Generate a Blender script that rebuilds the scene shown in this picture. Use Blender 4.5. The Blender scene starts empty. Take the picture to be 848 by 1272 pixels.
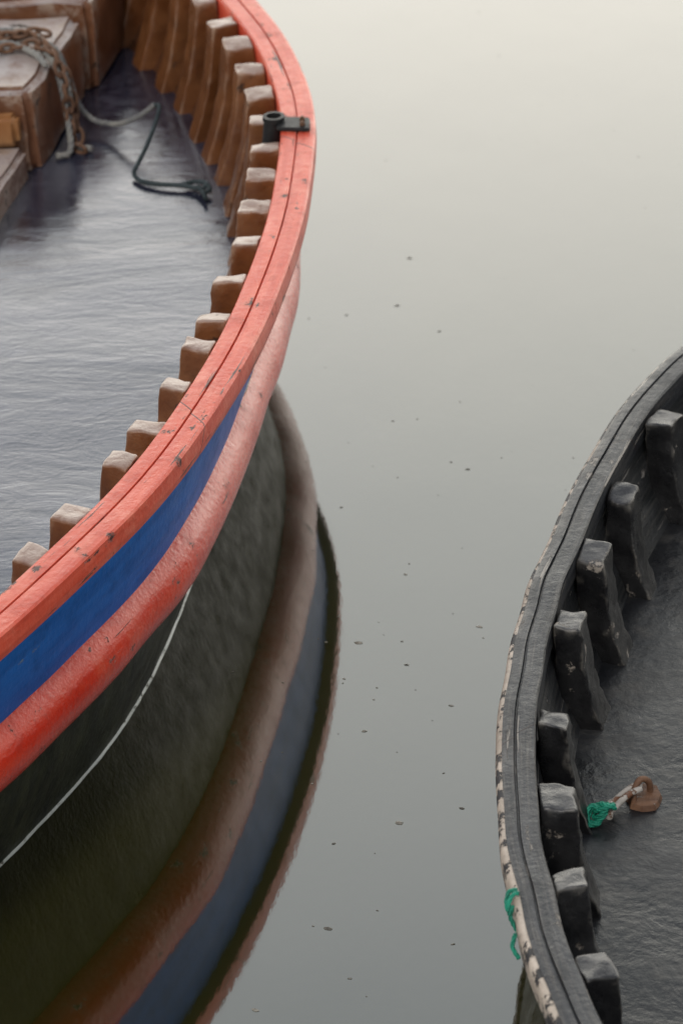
import bpy, bmesh, math, random
from mathutils import Matrix, Vector, noise
random.seed(7)
S=bpy.context.scene
COL=S.collection

# ---------------------------------------------------------------- helpers
def link(o,parent=None):
    COL.objects.link(o)
    if parent: o.parent=parent
    return o
def empty(name):
    e=bpy.data.objects.new(name,None); e.empty_display_size=.2
    return link(e)
def catmull(pts,n):
    P=[Vector(p) for p in pts]
    P=[P[0]*2-P[1]]+P+[P[-1]*2-P[-2]]
    out=[]
    for i in range(1,len(P)-2):
        for k in range(24):
            t=k/24; a,b,c,d=P[i-1],P[i],P[i+1],P[i+2]
            out.append(.5*((2*b)+(c-a)*t+(2*a-5*b+4*c-d)*t*t+(3*b-a-3*c+d)*t**3))
    out.append(P[-2])
    L=[0]
    for i in range(1,len(out)): L.append(L[-1]+(out[i]-out[i-1]).length)
    res=[];j=0
    for k in range(n):
        s=L[-1]*k/(n-1)
        while j<len(L)-2 and L[j+1]<s: j+=1
        f=(s-L[j])/max(1e-9,L[j+1]-L[j])
        res.append(out[j].lerp(out[j+1],f))
    return res,L[-1]
def smooth_list(P,it):
    for _ in range(it):
        P=[P[0]]+[(P[i-1]+P[i]*2+P[i+1])/4 for i in range(1,len(P)-1)]+[P[-1]]
    return P

# ---------------------------------------------------------------- materials
class NT:
    def __init__(s,name):
        s.m=bpy.data.materials.new(name); s.m.use_nodes=True
        s.t=s.m.node_tree; s.b=s.t.nodes['Principled BSDF']
    def n(s,typ,**kw):
        x=s.t.nodes.new(typ)
        for k,v in kw.items():
            if hasattr(x,k) and not k[0].isupper(): setattr(x,k,v)
            else: x.inputs[k.replace('_',' ')].default_value=v
        return x
    def l(s,a,b): s.t.links.new(a,b)
    def ramp(s,src,a,b,ca=(0,0,0,1),cb=(1,1,1,1)):
        r=s.n('ShaderNodeValToRGB'); e=r.color_ramp.elements
        e[0].position=a; e[1].position=b; e[0].color=ca; e[1].color=cb
        s.l(src,r.inputs[0]); return r.outputs[0]
    def mix(s,fac,a,b,blend='MIX'):
        x=s.n('ShaderNodeMixRGB',blend_type=blend)
        for i,v in ((0,fac),(1,a),(2,b)):
            if isinstance(v,(float,int)): x.inputs[i].default_value=v
            elif isinstance(v,tuple): x.inputs[i].default_value=v+(1,) if len(v)==3 else v
            else: s.l(v,x.inputs[i])
        return x.outputs[0]
    def math(s,op,a,b=None):
        x=s.n('ShaderNodeMath',operation=op)
        for i,v in ((0,a),(1,b)):
            if v is None: continue
            if isinstance(v,(float,int)): x.inputs[i].default_value=v
            else: s.l(v,x.inputs[i])
        return x.outputs[0]
def paint(name,c1,c2,chip=(.05,.03,.02),chip_at=.68,rough=(.3,.5),bump=.3,stretch=(1.5,14),uv=True,
          top=None,fine=70,coat=0.0,stain=(.5,.5,.5),spec=.5,topat=(.55,.9),crack=0.0,grime=.55,pale=None,joint=0.0,edge=None,
          streak=None):
    N=NT(name)
    tc=N.n('ShaderNodeTexCoord'); mp=N.n('ShaderNodeMapping'); N.l(tc.outputs['UV' if uv else 'Object'],mp.inputs[0])
    mp.inputs['Scale'].default_value=(stretch[0],stretch[1],stretch[1] if uv else stretch[0])
    n1=N.n('ShaderNodeTexNoise',Scale=3.0,Detail=8.0,Roughness=.65); N.l(mp.outputs[0],n1.inputs[0])
    n2=N.n('ShaderNodeTexNoise',Scale=fine*.25,Detail=10.0,Roughness=.7); N.l(tc.outputs['Object'],n2.inputs[0])
    n3=N.n('ShaderNodeTexNoise',Scale=float(fine),Detail=6.0,Roughness=.6); N.l(tc.outputs['Object'],n3.inputs[0])
    n4=N.n('ShaderNodeTexNoise',Scale=2.3,Detail=4.0); N.l(tc.outputs['Object'],n4.inputs[0])
    col=N.mix(N.ramp(n1.outputs[0],.38,.62),c1,c2)
    if pale:
        n6=N.n('ShaderNodeTexNoise',Scale=9.0,Detail=9.0,Roughness=.75); N.l(tc.outputs['Object'],n6.inputs[0])
        col=N.mix(N.ramp(n6.outputs[0],.50,.66,(0,0,0,1),(.85,.85,.85,1)),col,pale)
    if streak:
        mp3=N.n('ShaderNodeMapping'); N.l(tc.outputs['UV'],mp3.inputs[0]); mp3.inputs['Scale'].default_value=(2.2,55,55)
        n7=N.n('ShaderNodeTexNoise',Scale=2.0,Detail=8.0,Roughness=.7); N.l(mp3.outputs[0],n7.inputs[0])
        col=N.mix(N.ramp(n7.outputs[0],.50,.68,(0,0,0,1),(.9,.9,.9,1)),col,streak)
    col=N.mix(N.ramp(n4.outputs[0],.45,.75),col,N.mix(1.0,col,stain,'MULTIPLY'))
    # mid-frequency grime
    col=N.mix(N.ramp(n2.outputs[0],.52,.72,(0,0,0,1),(grime,grime,grime,1)),col,N.mix(1.0,col,(.45,.42,.42),'MULTIPLY'))
    mul=N.n('ShaderNodeMath',operation='MULTIPLY_ADD'); N.l(n2.outputs[0],mul.inputs[0]); mul.inputs[1].default_value=.6
    m2=N.n('ShaderNodeMath',operation='MULTIPLY'); N.l(n1.outputs[0],m2.inputs[0]); m2.inputs[1].default_value=.45
    N.l(m2.outputs[0],mul.inputs[2])
    ch=N.ramp(mul.outputs[0],chip_at,chip_at+.02)
    g=N.n('ShaderNodeNewGeometry')
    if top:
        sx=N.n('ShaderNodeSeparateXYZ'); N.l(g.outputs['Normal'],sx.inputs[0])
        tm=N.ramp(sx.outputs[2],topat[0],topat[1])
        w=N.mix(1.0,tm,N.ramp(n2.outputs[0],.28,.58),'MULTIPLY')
        col=N.mix(w,col,top)  # pale upward faces: worn tops plus wet sky sheen painted into the colour
    if edge:
        ew=N.mix(1.0,N.ramp(g.outputs['Pointiness'],.52,.57),N.ramp(n2.outputs[0],.46,.56),'MULTIPLY')
        col=N.mix(ew,col,edge)
    col=N.mix(ch,col,chip)
    h=N.mix(.5,n3.outputs[0],n1.outputs[0]); h=N.mix(ch,h,(0,0,0))
    if crack:
        mp2=N.n('ShaderNodeMapping'); N.l(tc.outputs['UV'],mp2.inputs[0]); mp2.inputs['Scale'].default_value=(1.3,30,30)
        n5=N.n('ShaderNodeTexNoise',Scale=2.0,Detail=5.0,Roughness=.6); N.l(mp2.outputs[0],n5.inputs[0])
        ck=N.ramp(n5.outputs[0],crack,crack+.015)
        col=N.mix(ck,col,chip); h=N.mix(ck,h,(0,0,0))
    if joint:
        su=N.n('ShaderNodeSeparateXYZ'); N.l(tc.outputs['UV'],su.inputs[0])
        u=N.math('ADD',su.outputs[0],N.math('MULTIPLY',su.outputs[1],.9))
        u=N.math('MODULO',u,joint); jn=N.math('LESS_THAN',u,.0035)
        col=N.mix(jn,col,(.02,.01,.01)); h=N.mix(jn,h,(0,0,0))
    N.l(col,N.b.inputs['Base Color'])
    N.l(N.ramp(n2.outputs[0],.3,.7,(rough[0],)*3+(1,),(rough[1],)*3+(1,)),N.b.inputs['Roughness'])
    N.b.inputs['Specular IOR Level'].default_value=spec
    N.b.inputs['Coat Weight'].default_value=coat; N.b.inputs['Coat Roughness'].default_value=.2
    bp=N.n('ShaderNodeBump',Strength=bump,Distance=.004); N.l(h,bp.inputs['Height']); N.l(bp.outputs[0],N.b.inputs['Normal'])
    if coat: N.l(bp.outputs[0],N.b.inputs['Coat Normal'])
    return N.m
M={}
M['red_top']=paint('red_paint_cap',(.55,.062,.030),(.65,.105,.058),chip=(.06,.016,.012),chip_at=.62,rough=(.32,.5),coat=.1,stain=(.88,.68,.62),crack=.65,bump=.9,pale=(.68,.18,.115),joint=1.37,grime=.55,spec=.4)
M['red_rail']=paint('red_paint_rail',(.52,.032,.014),(.60,.060,.028),chip=(.05,.02,.015),chip_at=.62,rough=(.12,.4),coat=.2,stain=(.8,.6,.55),bump=1.0,stretch=(2,7),crack=.675,pale=(.58,.09,.05),grime=.55,spec=.4)
M['blue']=paint('blue_paint',(.004,.075,.29),(.008,.105,.38),chip=(.10,.16,.24),chip_at=.665,rough=(.35,.5),bump=.6,stain=(.7,.75,.8),spec=.25)
M['under']=paint('dark_green_underside',(.02,.03,.02),(.035,.045,.03),rough=(.4,.6))
M['hullblk']=paint('tarred_hull_paint',(.012,.013,.008),(.036,.037,.020),chip=(.12,.11,.07),chip_at=.63,rough=(.3,.6),bump=.9,stain=(.6,.7,.4),stretch=(7,2.5),spec=.15)
M['wline']=paint('waterline_glint_scum',(.70,.72,.68),(.45,.47,.43),chip=(.06,.06,.04),chip_at=.56,rough=(.3,.5),grime=.4,stain=(.6,.6,.6))  # bright meniscus highlight painted in as a white scum line
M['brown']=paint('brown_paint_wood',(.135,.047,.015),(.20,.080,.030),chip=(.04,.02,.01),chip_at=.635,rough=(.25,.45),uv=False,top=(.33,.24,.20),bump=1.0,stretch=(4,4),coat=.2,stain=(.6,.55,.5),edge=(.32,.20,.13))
M['brownpl']=paint('brown_inner_planking',(.06,.022,.009),(.11,.042,.018),rough=(.3,.5),bump=.5)
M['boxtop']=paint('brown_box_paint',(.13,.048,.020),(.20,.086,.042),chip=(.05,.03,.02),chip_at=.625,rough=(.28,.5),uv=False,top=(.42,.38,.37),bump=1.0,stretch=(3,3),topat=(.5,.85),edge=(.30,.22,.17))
M['ochre']=paint('ochre_box_paint',(.32,.13,.04),(.42,.21,.08),rough=(.3,.5),uv=False,bump=.6,stretch=(3,3))
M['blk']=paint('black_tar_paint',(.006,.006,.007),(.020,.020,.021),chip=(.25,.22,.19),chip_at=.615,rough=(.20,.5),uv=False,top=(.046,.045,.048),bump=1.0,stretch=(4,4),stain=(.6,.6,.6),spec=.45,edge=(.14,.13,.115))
M['blkcap']=paint('black_cap_paint',(.014,.016,.020),(.038,.040,.045),chip=(.20,.18,.16),chip_at=.63,rough=(.3,.55),bump=1.0,stain=(.6,.6,.6),crack=.64,joint=1.13,spec=.4,streak=(.085,.078,.072))
M['blkpl']=paint('black_inner_planking',(.008,.009,.010),(.026,.027,.029),chip=(.18,.165,.15),chip_at=.625,rough=(.35,.6),bump=1.0,crack=.64,spec=.35,streak=(.060,.057,.052))
M['peel']=paint('peeling_cream_paint',(.40,.34,.28),(.58,.50,.42),chip=(.030,.030,.032),chip_at=.535,rough=(.5,.7),bump=1.0,stretch=(3,5),stain=(.45,.4,.36),fine=110,grime=.5)
M['tube']=paint('black_metal',(.010,.010,.012),(.022,.022,.022),rough=(.4,.55),uv=False,chip=(.1,.06,.04),spec=.3)
M['rust']=paint('rusty_iron',(.08,.036,.018),(.17,.085,.045),chip=(.4,.36,.32),chip_at=.62,rough=(.6,.8),uv=False,bump=.8,fine=150)
M['galv']=paint('worn_galvanised_iron',(.30,.28,.25),(.42,.38,.34),chip=(.14,.06,.03),chip_at=.56,rough=(.35,.6),uv=False,bump=.8,fine=150)
M['ropeg']=paint('grey_rope_fibre',(.16,.16,.16),(.28,.27,.24),rough=(.7,.9),uv=False,bump=.8,fine=300,chip_at=.9)
M['roped']=paint('dark_rope_fibre',(.012,.024,.026),(.035,.05,.055),rough=(.6,.8),uv=False,bump=.8,fine=300,chip_at=.9)
M['green']=paint('green_rope_fibre',(.0,.15,.095),(.01,.30,.19),rough=(.5,.7),uv=False,bump=.8,fine=300,chip_at=.9)
M['debris']=paint('debris_mat',(.04,.035,.025),(.34,.32,.27),rough=(.3,.6),uv=False,chip_at=.9,stretch=(9,9))

def deckmat(name,c1,c2,c3,r0,r1,bs,ior,rot,sc,fineb=.06,spec=.5):
    N=NT(name)
    tc=N.n('ShaderNodeTexCoord'); mp=N.n('ShaderNodeMapping'); N.l(tc.outputs['Object'],mp.inputs[0])
    mp.inputs['Rotation'].default_value=(0,0,math.radians(rot)); mp.inputs['Scale'].default_value=sc
    n1=N.n('ShaderNodeTexNoise',Scale=1.8,Detail=7.0,Roughness=.55,Distortion=1.2); N.l(mp.outputs[0],n1.inputs[0])
    n2=N.n('ShaderNodeTexNoise',Scale=9.0,Detail=8.0,Roughness=.65,Distortion=.6); N.l(mp.outputs[0],n2.inputs[0])
    n3=N.n('ShaderNodeTexNoise',Scale=45.0,Detail=5.0); N.l(mp.outputs[0],n3.inputs[0])
    n4=N.n('ShaderNodeTexNoise',Scale=7.0,Detail=9.0,Roughness=.7); N.l(tc.outputs['Object'],n4.inputs[0])
    c=N.mix(N.ramp(n1.outputs[0],.38,.62),c1,c2)
    c=N.mix(N.ramp(n4.outputs[0],.55,.70,(0,0,0,1),(.8,.8,.8,1)),c,c3)
    c=N.mix(N.ramp(n3.outputs[0],.58,.72,(0,0,0,1),(.5,.5,.5,1)),c,c3)
    N.l(c,N.b.inputs['Base Color'])
    rm=N.mix(.5,n1.outputs[0],n4.outputs[0])
    N.l(N.ramp(rm,.44,.60,(r0,r0,r0,1),(r1,r1,r1,1)),N.b.inputs['Roughness'])
    N.b.inputs['IOR'].default_value=ior
    h=N.mix(fineb,N.mix(.35,n1.outputs[0],n2.outputs[0]),n3.outputs[0])
    bp=N.n('ShaderNodeBump',Strength=bs,Distance=.02); N.l(h,bp.inputs['Height']); N.l(bp.outputs[0],N.b.inputs['Normal'])
    return N.m
M['deckL']=deckmat('wet_tarred_deck',(.010,.011,.022),(.034,.036,.056),(.07,.07,.095),.03,.17,.27,1.95,-20,(.9,1.9,1),.05)
M['deckL'].node_tree.nodes['Principled BSDF'].inputs['Specular Tint'].default_value=(.86,.89,1.0,1)
M['deckR']=deckmat('black_tarred_floor',(.005,.0055,.007),(.018,.019,.021),(.050,.047,.043),.20,.5,.6,1.45,10,(1,1,1),.14)

def watermat():
    N=NT('calm_harbour_water')
    tc=N.n('ShaderNodeTexCoord'); mp=N.n('ShaderNodeMapping'); N.l(tc.outputs['Object'],mp.inputs[0])
    mp.inputs['Scale'].default_value=(1,.45,1)
    n0=N.n('ShaderNodeTexNoise',Scale=.8,Detail=3.0); N.l(tc.outputs['Object'],n0.inputs[0])
    n1=N.n('ShaderNodeTexNoise',Scale=4.0,Detail=2.0,Roughness=.4); N.l(mp.outputs[0],n1.inputs[0])
    n2=N.n('ShaderNodeTexNoise',Scale=60.0,Detail=3.0); N.l(mp.outputs[0],n2.inputs[0])
    N.l(N.mix(N.ramp(n0.outputs[0],.3,.7),(.016,.016,.003),(.022,.021,.005)),N.b.inputs['Base Color'])
    N.b.inputs['Roughness'].default_value=.04
    N.b.inputs['IOR'].default_value=2.5
    b1=N.n('ShaderNodeBump',Strength=1.0,Distance=.0008); N.l(n1.outputs[0],b1.inputs['Height'])
    b2=N.n('ShaderNodeBump',Strength=1.0,Distance=.00006); N.l(n2.outputs[0],b2.inputs['Height']); N.l(b1.outputs[0],b2.inputs['Normal'])
    N.l(b2.outputs[0],N.b.inputs['Normal'])
    return N.m
M['water']=watermat()

# ---------------------------------------------------------------- geometry builders
class Hull:
    """Double-ended hull; one measured side curve, other side mirrored about the keel axis."""
    def __init__(s,side,a0,a1,n=220,sheer=None):
        P,L=catmull(side,n); P=smooth_list(P,40); s.P=P; s.L=L; s.n=n
        s.a0=Vector(a0); s.ad=(Vector(a1)-s.a0).normalized(); s.an=Vector((-s.ad.y,s.ad.x))
        s.sg=1 if (P[n//2]-s.a0).dot(s.an)>0 else -1
        s.T=[];s.N=[]
        for i in range(n):
            t=(P[min(n-1,i+1)]-P[max(0,i-1)]).normalized(); nn=Vector((-t.y,t.x))
            if nn.dot(s.an)*s.sg>0: nn=-nn
            s.T.append(t); s.N.append(nn)
        s.sheer=sheer or (lambda i:0)
    def pt(s,i,off,z,mir=False,wob=0):
        p=s.P[i]+s.N[i]*(off+wob)
        d=(p-s.a0).dot(s.an)*s.sg
        if d<0.004: p=p-s.an*s.sg*(d-.004)
        if mir:
            d=(p-s.a0).dot(s.an); p=p-s.an*(2*d)
        return Vector((p.x,p.y,z))
    def strip(s,name,prof,mat,parent,wob=.0015,extra=None,angle=35,fq=.06):
        me=bpy.data.meshes.new(name); bm=bmesh.new(); uvl=bm.loops.layers.uv.new('UVMap')
        vs=[0]
        for k in range(1,len(prof)): vs.append(vs[-1]+math.dist(prof[k],prof[k-1]))
        for mir in (False,True):
            G=[]
            for i in range(s.n):
                w=wob*noise.noise(Vector((i*fq,3.1 if mir else 0,7)))*2; wz=wob*noise.noise(Vector((i*fq*1.2,9.1,2)))
                e=extra(i) if extra else (lambda o,z:0)
                G.append([bm.verts.new(s.pt(i,o+e(o,z),z+s.sheer(i)*max(0,z)/.7+wz,mir,w)) for o,z in prof])
            for i in range(s.n-1):
                for k in range(len(prof)-1):
                    q=[G[i][k],G[i+1][k],G[i+1][k+1],G[i][k+1]]
                    if mir!=(s.sg>0): q=q[::-1]
                    try: f=bm.faces.new(q)
                    except ValueError: continue
                    u0=i*s.L/s.n; u1=(i+1)*s.L/s.n
                    uu=[(u0,vs[k]),(u1,vs[k]),(u1,vs[k+1]),(u0,vs[k+1])]
                    if mir!=(s.sg>0): uu=uu[::-1]
                    for lp,c in zip(f.loops,uu): lp[uvl].uv=c
                    f.smooth=True
        bm.to_mesh(me); bm.free(); me.set_sharp_from_angle(angle=math.radians(angle))
        me.materials.append(mat)
        return link(bpy.data.objects.new(name,me),parent)
    def deck(s,name,off,z,camber,mat,parent,k=40):
        me=bpy.data.meshes.new(name); bm=bmesh.new(); G=[]
        for i in range(s.n):
            a=s.pt(i,off,z); b=s.pt(i,off,z,True)
            G.append([bm.verts.new(a.lerp(b,j/k)+Vector((0,0,camber*(1-(2*j/k-1)**2)+.004*noise.noise(a.lerp(b,j/k)*2.5)))) for j in range(k+1)])
        for i in range(s.n-1):
            for j in range(k):
                f=bm.faces.new([G[i][j],G[i+1][j],G[i+1][j+1],G[i][j+1]]); f.smooth=True
        bmesh.ops.recalc_face_normals(bm,faces=bm.faces)
        if sum(f.normal.z for f in bm.faces)<0: bmesh.ops.reverse_faces(bm,faces=bm.faces)
        bm.to_mesh(me); bm.free(); me.materials.append(mat)
        return link(bpy.data.objects.new(name,me),parent)
    def station(s,y):
        return min(range(s.n),key=lambda i:abs(s.P[i].y-y))
    def ribs(s,name,ys,sec,w,mat,parent,bev=.006,both=True,jit=.0025,rr=.12,fl=.12):
        """sec: list of (outer_off, inner_off, z) from top to bottom"""
        me=bpy.data.meshes.new(name); bm=bmesh.new()
        for y in ys:
            for mir in ((False,True) if both else (False,)):
                i=s.station(y); t3=s.T[i]
                if mir: t3=t3-s.an*(2*t3.dot(s.an))
                t3=Vector((t3.x,t3.y,0)); ww=w*random.uniform(.85,1.15); dz=random.uniform(-.008,.006); rot=random.uniform(-rr,rr)
                do=random.uniform(-.008,.008); lean=random.uniform(-.02,.02); tilt=random.uniform(-.006,.006)
                b2=bmesh.new(); rings=[]
                for q,(a,b,z) in enumerate(sec):
                    zz=z+(dz if q==0 else 0); tz=Vector((0,0,tilt if q==0 else 0))
                    wq=ww*(1+fl*q/len(sec)); ln=t3*lean*q/len(sec)
                    A=s.pt(i,a,zz,mir)+ln; B=s.pt(i,b+do,zz,mir)+ln; sk=t3*rot*(b-a)
                    rings.append([b2.verts.new(v) for v in (A-t3*wq/2-tz,A+t3*wq/2+tz,B+t3*wq/2+sk+tz,B-t3*wq/2+sk-tz)])
                for q in range(len(rings)-1):
                    for e in range(4):
                        b2.faces.new([rings[q][e],rings[q][(e+1)%4],rings[q+1][(e+1)%4],rings[q+1][e]])
                b2.faces.new(rings[0]); b2.faces.new(rings[-1][::-1])
                bmesh.ops.recalc_face_normals(b2,faces=b2.faces)
                es=[e for e in b2.edges if e.calc_face_angle(0)>.5]
                bmesh.ops.bevel(b2,geom=es,offset=bev,segments=3,affect='EDGES',profile=.5)
                bmesh.ops.subdivide_edges(b2,edges=[e for e in b2.edges if e.calc_length()>.025],cuts=4,use_grid_fill=True)
                for v in b2.verts: v.co+=Vector((noise.noise(v.co*35),noise.noise(v.co*36+Vector((5,0,0))),noise.noise(v.co*34)))*jit
                tmp=bpy.data.meshes.new('t'); b2.to_mesh(tmp); b2.free(); bm.from_mesh(tmp); bpy.data.meshes.remove(tmp)
        for f in bm.faces: f.smooth=True
        bm.to_mesh(me); bm.free(); me.set_sharp_from_angle(angle=math.radians(40)); me.materials.append(mat)
        return link(bpy.data.objects.new(name,me),parent)

def block(name,quad,z0,z1,mat,parent,bev=.012,jit=.003,sub=5):
    """plank/box from 4 ground corners"""
    bm=bmesh.new()
    lo=[bm.verts.new((x,y,z0)) for x,y in quad]; hi=[bm.verts.new((x,y,z1)) for x,y in quad]
    bm.faces.new(lo[::-1]); bm.faces.new(hi)
    for i in range(4): bm.faces.new([lo[i],lo[(i+1)%4],hi[(i+1)%4],hi[i]])
    bmesh.ops.recalc_face_normals(bm,faces=bm.faces)
    bmesh.ops.bevel(bm,geom=bm.edges[:],offset=bev,segments=3,affect='EDGES')
    bmesh.ops.subdivide_edges(bm,edges=[e for e in bm.edges if e.calc_length()>.1],cuts=sub,use_grid_fill=True)
    for v in bm.verts: v.co+=Vector((noise.noise(v.co*9),noise.noise(v.co*9+Vector((5,0,0))),noise.noise(v.co*8)))*jit
    for f in bm.faces: f.smooth=True
    me=bpy.data.meshes.new(name); bm.to_mesh(me); bm.free(); me.set_sharp_from_angle(angle=math.radians(40)); me.materials.append(mat)
    return link(bpy.data.objects.new(name,me),parent)

def tube_mesh(bm,path,r,seg=8):
    rings=[]; n=len(path)
    for i,p in enumerate(path):
        t=(path[min(n-1,i+1)]-path[max(0,i-1)]).normalized()
        a=t.cross(Vector((0,0,1))); 
        if a.length<.1: a=t.cross(Vector((1,0,0)))
        a.normalize(); b=t.cross(a)
        rings.append([bm.verts.new(p+(a*math.cos(q*math.tau/seg)+b*math.sin(q*math.tau/seg))*r) for q in range(seg)])
    for i in range(n-1):
        for q in range(seg):
            f=bm.faces.new([rings[i][q],rings[i][(q+1)%seg],rings[i+1][(q+1)%seg],rings[i+1][q]]); f.smooth=True
    bm.faces.new(rings[0][::-1]); bm.faces.new(rings[-1])
def rope(name,paths,r,mat,parent=None,pitch=None):
    bm=bmesh.new(); pitch=pitch or r*7
    for pts in paths:
        L=sum(math.dist(pts[i],pts[i+1]) for i in range(len(pts)-1)); n=max(12,int(L/(pitch/9)))
        P,L=catmull(pts,n)
        for k in range(3):
            S3=[]
            for i,p in enumerate(P):
                t=(P[min(n-1,i+1)]-P[max(0,i-1)]).normalized(); a=t.cross(Vector((.1,.2,1))).normalized(); b=t.cross(a)
                ph=i*L/n/pitch*math.tau+k*math.tau/3
                S3.append(p+(a*math.cos(ph)+b*math.sin(ph))*r*.5)
            tube_mesh(bm,S3,r*.56,6)
    me=bpy.data.meshes.new(name); bm.to_mesh(me); bm.free(); me.materials.append(mat)
    return link(bpy.data.objects.new(name,me),parent)
def chain(name,pts,r,R,mat,parent=None):
    bm=bmesh.new(); L=sum(math.dist(pts[i],pts[i+1]) for i in range(len(pts)-1)); n=int(L/(R*2.0))
    P,L=catmull(pts,n)
    for i,p in enumerate(P[:-1]):
        t=(P[i+1]-p).normalized(); a=t.cross(Vector((.1,.05,1))).normalized(); b=t.cross(a)
        if i%2: a,b=b,a
        a=(a+b*random.uniform(-.5,.5)).normalized()
        c=(p+P[i+1])/2; path=[]
        for q in range(17):
            g=q/16*math.tau; path.append(c+t*math.cos(g)*R*1.45+a*math.sin(g)*R*.85)
        tube_mesh(bm,path,r,6)
    me=bpy.data.meshes.new(name); bm.to_mesh(me); bm.free(); me.materials.append(mat)
    return link(bpy.data.objects.new(name,me),parent)

# ---------------------------------------------------------------- red / blue boat
boatA=empty('wooden_rowing_boat')
sideA=[(-1.80,4.10),(-1.45,4.28),(-1.20,4.52),(-.98,4.82),(-.80,5.08),(-.64,5.34),(-.50,5.59),(-.355,5.88),(-.245,6.18),(-.16,6.49),(-.095,6.80),(-.045,7.13),(-.02,7.39),(-.012,7.63),(-.025,7.86),(-.06,8.10),(-.105,8.30),(-.15,8.44),(-.22,8.68),(-.31,8.92),(-.42,9.13),(-.57,9.33),(-.85,9.56)]
HA=Hull(sideA,(-1.80,4.08),(-.86,9.58),n=260)
def exA(i):
    y=HA.P[i].y; f=min(1,max(0,(y-5.9)/.9)); f=f*f*(3-2*f)
    return lambda o,z: (.032*f*min(1,max(0,(.63-z)/.12)) if z>0 else .032*f)
HA.strip('gunwale_cap',[(.085,.615),(.085,.684),(.081,.690),(.064,.691),(.0475,.690),(.046,.683),(.0435,.683),(.042,.690),(.022,.691),(.005,.690),(.0005,.686),(-.001,.66),(.001,.640),(.004,.636)],M['red_top'],boatA,wob=.002)
HA.strip('gunwale_underside',[(.004,.6362),(.02,.634),(.05,.633)],M['under'],boatA)
HA.strip('blue_strake',[(.034,.636),(.036,.58),(.042,.52),(.052,.45)],M['blue'],boatA,extra=exA)
rail=[]
for k in range(15):
    a=math.radians(100-200*k/14); rail.append((.086-.076*math.cos(a)+(.012*k/14),.388+.083*math.sin(a)))
HA.strip('rubbing_rail',rail,M['red_rail'],boatA,extra=exA,wob=.0035,angle=60,fq=.1)
HA.strip('hull_planking',[(.080,.34),(.092,.31),(.115,.22),(.145,.13),(.175,.055),(.19,.004)],M['hullblk'],boatA,extra=exA,angle=60)
HA.strip('waterline_band',[(.190,.0048),(.188,.004),(.1865,.002),(.1855,.000),(.189,-.008)],M['wline'],boatA,extra=exA,wob=.0012,fq=.35)
HA.strip('hull_bottom',[(.192,-.005),(.28,-.16),(.55,-.3),(1.3,-.34)],M['hullblk'],boatA,extra=exA,angle=60)
HA.strip('inner_planking',[(.070,.640),(.085,.60),(.115,.50),(.150,.43),(.20,.362)],M['brownpl'],boatA)
HA.deck('deck',.17,.376,.012,M['deckL'],boatA)
ribsA=[4.9,5.08,5.26,5.43,5.60,5.75,5.94,6.11,6.28,6.45,6.61,6.80,6.985,7.17,7.35,7.52,7.69,7.86,8.03,8.20,8.37,8.54,8.71,8.88,9.04,9.18]
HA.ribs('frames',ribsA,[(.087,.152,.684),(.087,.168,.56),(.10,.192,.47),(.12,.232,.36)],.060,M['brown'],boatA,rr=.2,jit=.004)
# rowlock tube and plate
def tubeobj(name,c,r,z0,z1,mat,parent,wall=.006,tilt=(0,0)):
    bm=bmesh.new(); seg=24; prof=[(r,z0),(r*1.0,z1-.012),(r*1.12,z1-.010),(r*1.12,z1),(r-wall,z1),(r-wall,z0+.01)]
    R=[[bm.verts.new((c[0]+q*math.cos(g*math.tau/seg)+tilt[0]*(z-z0),c[1]+q*math.sin(g*math.tau/seg)+tilt[1]*(z-z0),z)) for g in range(seg)] for q,z in prof]
    for a,b in zip(R,R[1:]):
        for g in range(seg): bm.faces.new([a[g],a[(g+1)%seg],b[(g+1)%seg],b[g]]).smooth=True
    bm.faces.new(R[-1]); bm.faces.new(R[0][::-1])
    bmesh.ops.recalc_face_normals(bm,faces=bm.faces)
    me=bpy.data.meshes.new(name); bm.to_mesh(me); bm.free(); me.set_sharp_from_angle(angle=.6); me.materials.append(mat)
    return link(bpy.data.objects.new(name,me),parent)
tubeobj('rowlock_socket',(-.122,7.62),.024,.64,.714,M['tube'],boatA,tilt=(.12,0))
block('rowlock_plate',[(-.108,7.575),(-.028,7.560),(-.026,7.630),(-.108,7.645)],.692,.702,M['tube'],boatA,bev=.003,jit=.002,sub=2)
for k,(x,y) in enumerate([(-.045,7.583),(-.045,7.612)]):
    tubeobj('plate_bolt_%d'%(k+1),(x,y),.006,.702,.708,M['rust'],boatA,wall=.002)
# centre box, step, fore thwart
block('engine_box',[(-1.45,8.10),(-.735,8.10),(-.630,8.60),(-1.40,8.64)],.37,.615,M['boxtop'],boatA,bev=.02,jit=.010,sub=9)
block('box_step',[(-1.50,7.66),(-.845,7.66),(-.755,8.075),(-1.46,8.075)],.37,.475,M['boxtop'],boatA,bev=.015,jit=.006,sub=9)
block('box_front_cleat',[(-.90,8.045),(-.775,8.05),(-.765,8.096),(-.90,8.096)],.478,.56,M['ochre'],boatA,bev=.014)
block('fore_thwart',[(-1.45,8.655),(-.600,8.62),(-.48,9.20),(-1.40,9.26)],.37,.655,M['boxtop'],boatA,bev=.02,jit=.010,sub=9)

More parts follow.
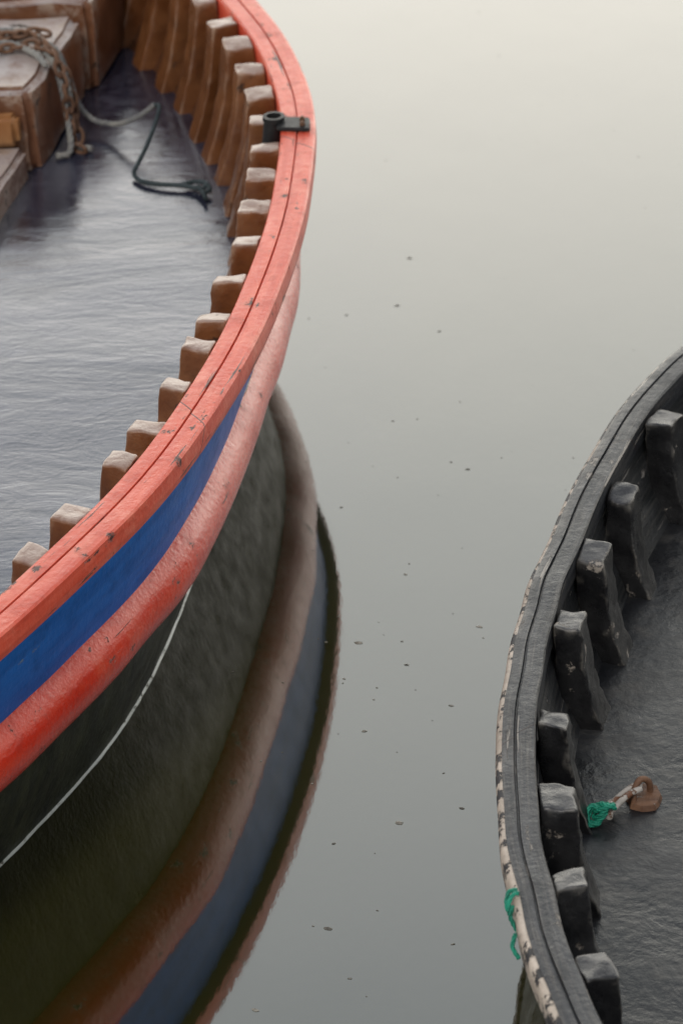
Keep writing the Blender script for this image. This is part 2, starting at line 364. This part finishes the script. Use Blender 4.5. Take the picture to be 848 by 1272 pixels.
rope('mooring_rope',[[(-1.0,8.45,.63),(-.90,8.42,.632),(-.83,8.44,.63),(-.76,8.40,.63),(-.70,8.36,.63),(-.672,8.35,.60),(-.655,8.38,.52),(-.635,8.37,.45),(-.60,8.34,.42),(-.56,8.31,.42),(-.525,8.28,.43),(-.475,8.25,.46),(-.43,8.24,.495)]],.0075,M['ropeg'])
rope('dark_rope',[[(-.435,8.24,.492),(-.418,8.235,.494),(-.425,8.19,.475),(-.45,8.11,.44),(-.475,8.06,.41),(-.485,8.03,.396),(-.465,7.99,.393),(-.42,7.965,.393),(-.36,7.95,.393),(-.315,7.925,.393),(-.295,7.93,.40)],[(-.36,7.955,.393),(-.33,7.965,.395),(-.30,7.94,.402),(-.29,7.91,.394),(-.31,7.90,.394)],[(-.32,7.93,.398),(-.305,7.89,.396),(-.30,7.86,.393)]],.0062,M['roped'])
rope('mooring_rope',[[(-.69,8.34,.632),(-.660,8.30,.57),(-.650,8.26,.48),(-.655,8.23,.41),(-.63,8.22,.395),(-.60,8.21,.394)],[(-.72,8.34,.632),(-.680,8.27,.60),(-.660,8.24,.48),(-.655,8.19,.40),(-.69,8.17,.395)],[(-.98,8.5,.632),(-.85,8.47,.632),(-.78,8.45,.635),(-.72,8.38,.64)],[(-.92,8.30,.63),(-.82,8.36,.64),(-.74,8.30,.635),(-.70,8.24,.62)]],.0085,M['ropeg'])
chain('rusty_chain',[(-.95,8.40,.63),(-.84,8.37,.640),(-.77,8.42,.640),(-.72,8.36,.640),(-.68,8.28,.625),(-.66,8.25,.55),(-.65,8.24,.46),(-.65,8.22,.40),(-.62,8.20,.395)],.0055,.015,M['rust'])
chain('rusty_chain',[(-.92,8.34,.635),(-.82,8.32,.640),(-.74,8.34,.640),(-.69,8.31,.63),(-.655,8.30,.55),(-.64,8.28,.46),(-.635,8.24,.40)],.0055,.015,M['rust'])
chain('rusty_chain',[(-.98,8.46,.635),(-.88,8.43,.645),(-.80,8.38,.650),(-.735,8.42,.645),(-.70,8.40,.64)],.0055,.015,M['rust'])

# ---------------------------------------------------------------- black boat
boatB=empty('wooden_rowing_boat')
sideB=[(1.02,3.38),(.76,3.52),(.56,3.78),(.41,4.10),(.32,4.43),(.275,4.70),(.262,4.95),(.27,5.24),(.30,5.50),(.36,5.78),(.44,6.06),(.54,6.35),(.66,6.63),(.79,6.83),(.97,7.03),(1.2,7.19),(1.47,7.30)]
HB=Hull(sideB,(1.02,3.36),(1.47,7.32),n=220)
HB.strip('gunwale_cap',[(.063,.395),(.063,.446),(.060,.450),(.048,.4505),(.0285,.450),(.027,.4435),(.0240,.4435),(.0225,.450),(.006,.449),(.001,.447)],M['blkcap'],boatB,wob=.003,fq=.12)
HB.strip('peeling_rubbing_strake',[(.0025,.444),(-.003,.443),(-.008,.438),(-.011,.43),(-.010,.395),(-.004,.385),(.006,.384)],M['peel'],boatB,wob=.003,fq=.12)
HB.strip('hull_planking',[(.004,.39),(.02,.30),(.06,.16),(.11,.05),(.14,-.02),(.3,-.2),(1.0,-.27)],M['hullblk'],boatB,angle=60)
HB.strip('inner_planking',[(.052,.43),(.060,.36),(.064,.354),(.080,.28),(.085,.274),(.125,.19)],M['blkpl'],boatB)
HB.deck('floor',.10,.203,.008,M['deckR'],boatB)
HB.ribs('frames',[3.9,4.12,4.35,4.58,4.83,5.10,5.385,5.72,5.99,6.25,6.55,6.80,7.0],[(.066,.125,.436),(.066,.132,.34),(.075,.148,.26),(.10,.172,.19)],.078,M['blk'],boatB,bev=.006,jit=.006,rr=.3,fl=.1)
# ring bolt with shackle
rb=empty('ring_bolt')
def rod(name,pts,r,mat,parent):
    P,_=catmull(pts,30); bm=bmesh.new(); tube_mesh(bm,P,r,10)
    me=bpy.data.meshes.new(name); bm.to_mesh(me); bm.free(); me.materials.append(mat); return link(bpy.data.objects.new(name,me),parent)
rod('staple',[(.53,5.385,.212),(.532,5.392,.235),(.545,5.405,.252),(.562,5.415,.240),(.566,5.418,.212)],.0065,M['rust'],rb)
rod('shackle_bow',[(.545,5.392,.240),(.52,5.375,.240),(.495,5.352,.232),(.485,5.345,.225),(.482,5.36,.222),(.50,5.385,.226),(.53,5.405,.236),(.548,5.405,.242)],.0065,M['galv'],rb)
rod('shackle_pin',[(.478,5.33,.222),(.482,5.352,.223),(.486,5.374,.224)],.0075,M['galv'],rb)
bm=bmesh.new(); ctr=Vector((.552,5.405,.2155)); rg=[]
for j in range(18):
    g=j*math.tau/18; q=.036*(1+.25*noise.noise(Vector((math.cos(g)*2,math.sin(g)*2,1)))); rg.append((math.cos(g)*q,math.sin(g)*q*1.2))
lo=[bm.verts.new((ctr.x+x,ctr.y+y,.206)) for x,y in rg]; hi=[bm.verts.new((ctr.x+x*.9,ctr.y+y*.9,.2165)) for x,y in rg]
for j in range(18): bm.faces.new([lo[j],lo[(j+1)%18],hi[(j+1)%18],hi[j]])
bm.faces.new(hi)
me=bpy.data.meshes.new('base_plate'); bm.to_mesh(me); bm.free(); me.materials.append(M['rust']); link(bpy.data.objects.new('base_plate',me),rb)
kn=[]
for q in range(5):
    c=Vector((.450+.007*q,5.335+.004*q,.224+.002*q)); 
    kn.append([c+Vector((math.cos(g)*(.014+.004*(q%2)),math.sin(g)*.013*(1+.1*q),math.sin(g+q*.9)*.014)) for g in [j*math.tau/8 for j in range(9)]])
rope('green_rope',kn+[[(.44,5.36,.222),(.455,5.345,.235),(.48,5.35,.235),(.495,5.36,.228)],[(.455,5.31,.222),(.43,5.315,.215),(.415,5.34,.214)],[(.45,5.36,.22),(.425,5.37,.215),(.405,5.365,.214)]],.0048,M['green'])
rope('green_rope',[[(.272,4.79,.452),(.264,4.79,.453),(.254,4.78,.44),(.256,4.77,.415),(.268,4.76,.39),(.275,4.75,.37)],
    [(.270,4.80,.453),(.256,4.80,.450),(.250,4.785,.435),(.256,4.775,.42),(.260,4.78,.435)],[(.262,4.745,.40),(.256,4.735,.38),(.266,4.72,.365)]],.0042,M['green'])

# ---------------------------------------------------------------- water, debris
bm=bmesh.new()
bmesh.ops.create_grid(bm,x_segments=8,y_segments=8,size=900)
me=bpy.data.meshes.new('water'); bm.to_mesh(me); bm.free(); me.materials.append(M['water'])
link(bpy.data.objects.new('water',me))
bm=bmesh.new()
spots=[(.217,8.27,9),(.173,7.99,8),(.275,7.83,6),(.305,7.10,7),(.137,6.63,5),(.29,6.39,8),(.022,6.35,10),(.124,6.25,6),(.211,6.08,6),(.024,6.0,7),(.083,5.66,9),(-.068,5.32,9),(-.21,5.08,8),(.212,5.70,6),(.04,7.95,5),(-.05,5.6,5),(-.03,5.16,5),(.17,5.25,5),(.0,6.95,5)]
for _ in range(190): spots.append((random.uniform(-.3,1.6),random.uniform(4.2,13),random.choice([1.5,2,2,3,3])))
for _ in range(25): spots.append((random.uniform(-.15,.3),random.uniform(4.9,7.4),random.choice([2,3,4])))
for x,y,s in spots:
    r=s*.0010; a=random.uniform(-.6,.6); k=random.uniform(.35,.6); h=r*.35
    ring=[bm.verts.new((x+math.cos(g)*r*math.cos(a)*random.uniform(.8,1.2)-math.sin(g)*r*k*math.sin(a),y+math.cos(g)*r*math.sin(a)+math.sin(g)*r*k*random.uniform(.7,1.3),.0006)) for g in [j*math.tau/9 for j in range(9)]]
    top=bm.verts.new((x+r*.2,y,h+.0006))
    for j in range(9): bm.faces.new([ring[j],ring[(j+1)%9],top])
me=bpy.data.meshes.new('floating_debris'); bm.to_mesh(me); bm.free(); me.materials.append(M['debris'])
link(bpy.data.objects.new('floating_debris',me))

# ---------------------------------------------------------------- sky + sun
w=bpy.data.worlds.new('World'); S.world=w; w.use_nodes=True; t=w.node_tree; t.nodes.clear()
out=t.nodes.new('ShaderNodeOutputWorld'); add=t.nodes.new('ShaderNodeAddShader')
sky=t.nodes.new('ShaderNodeTexSky'); sky.sky_type='NISHITA'; sky.sun_disc=False
EL,AZ=math.radians(50),math.radians(200)
sky.sun_elevation=EL; sky.sun_rotation=AZ
b1=t.nodes.new('ShaderNodeBackground'); b1.inputs[1].default_value=.05; t.links.new(sky.outputs[0],b1.inputs[0])
tc=t.nodes.new('ShaderNodeTexCoord'); sp=t.nodes.new('ShaderNodeSeparateXYZ'); t.links.new(tc.outputs['Generated'],sp.inputs[0])
rp=t.nodes.new('ShaderNodeValToRGB'); e=rp.color_ramp.elements
e[0].position=.0; e[0].color=(.92,.87,.77,1); e[1].position=1; e[1].color=(.20,.21,.23,1)
x=rp.color_ramp.elements.new(.36); x.color=(.65,.615,.54,1)
x=rp.color_ramp.elements.new(.50); x.color=(.350,.348,.318,1)
x=rp.color_ramp.elements.new(.63); x.color=(.200,.207,.200,1)
t.links.new(sp.outputs[2],rp.inputs[0])
# brighter toward +Y (where the evening light comes from)
mr=t.nodes.new('ShaderNodeMapRange'); mr.interpolation_type='SMOOTHSTEP'
mr.inputs['From Min'].default_value=.1; mr.inputs['From Max'].default_value=.85
mr.inputs['To Min'].default_value=1.3; mr.inputs['To Max'].default_value=4.6
t.links.new(sp.outputs[1],mr.inputs[0])
b2=t.nodes.new('ShaderNodeBackground'); t.links.new(rp.outputs[0],b2.inputs[0]); t.links.new(mr.outputs[0],b2.inputs[1])
t.links.new(b1.outputs[0],add.inputs[0]); t.links.new(b2.outputs[0],add.inputs[1]); t.links.new(add.outputs[0],out.inputs[0])
ld=bpy.data.lights.new('sun','SUN'); ld.energy=1.4; ld.angle=math.radians(12); ld.color=(1,.94,.86)
sun=link(bpy.data.objects.new('sun',ld))
d=Vector((math.sin(AZ)*math.cos(EL),math.cos(AZ)*math.cos(EL),math.sin(EL)))
sun.rotation_euler=d.to_track_quat('Z','Y').to_euler()

# ---------------------------------------------------------------- camera
cd=bpy.data.cameras.new('camera'); cam=link(bpy.data.objects.new('camera',cd))
cd.sensor_fit='VERTICAL'; cd.sensor_height=36; cd.sensor_width=24; cd.lens=120; cd.clip_end=3000; cd.clip_start=.1
R=Matrix.Rotation(math.radians(60),4,'X')@Matrix.Rotation(math.radians(-3),4,'Z')
cam.matrix_world=Matrix.Translation((0,0,4))@R
cd.dof.use_dof=True; cd.dof.focus_distance=6.7; cd.dof.aperture_fstop=4.5
S.camera=cam
S.view_settings.view_transform='Standard'; S.view_settings.look='None'; S.view_settings.exposure=0
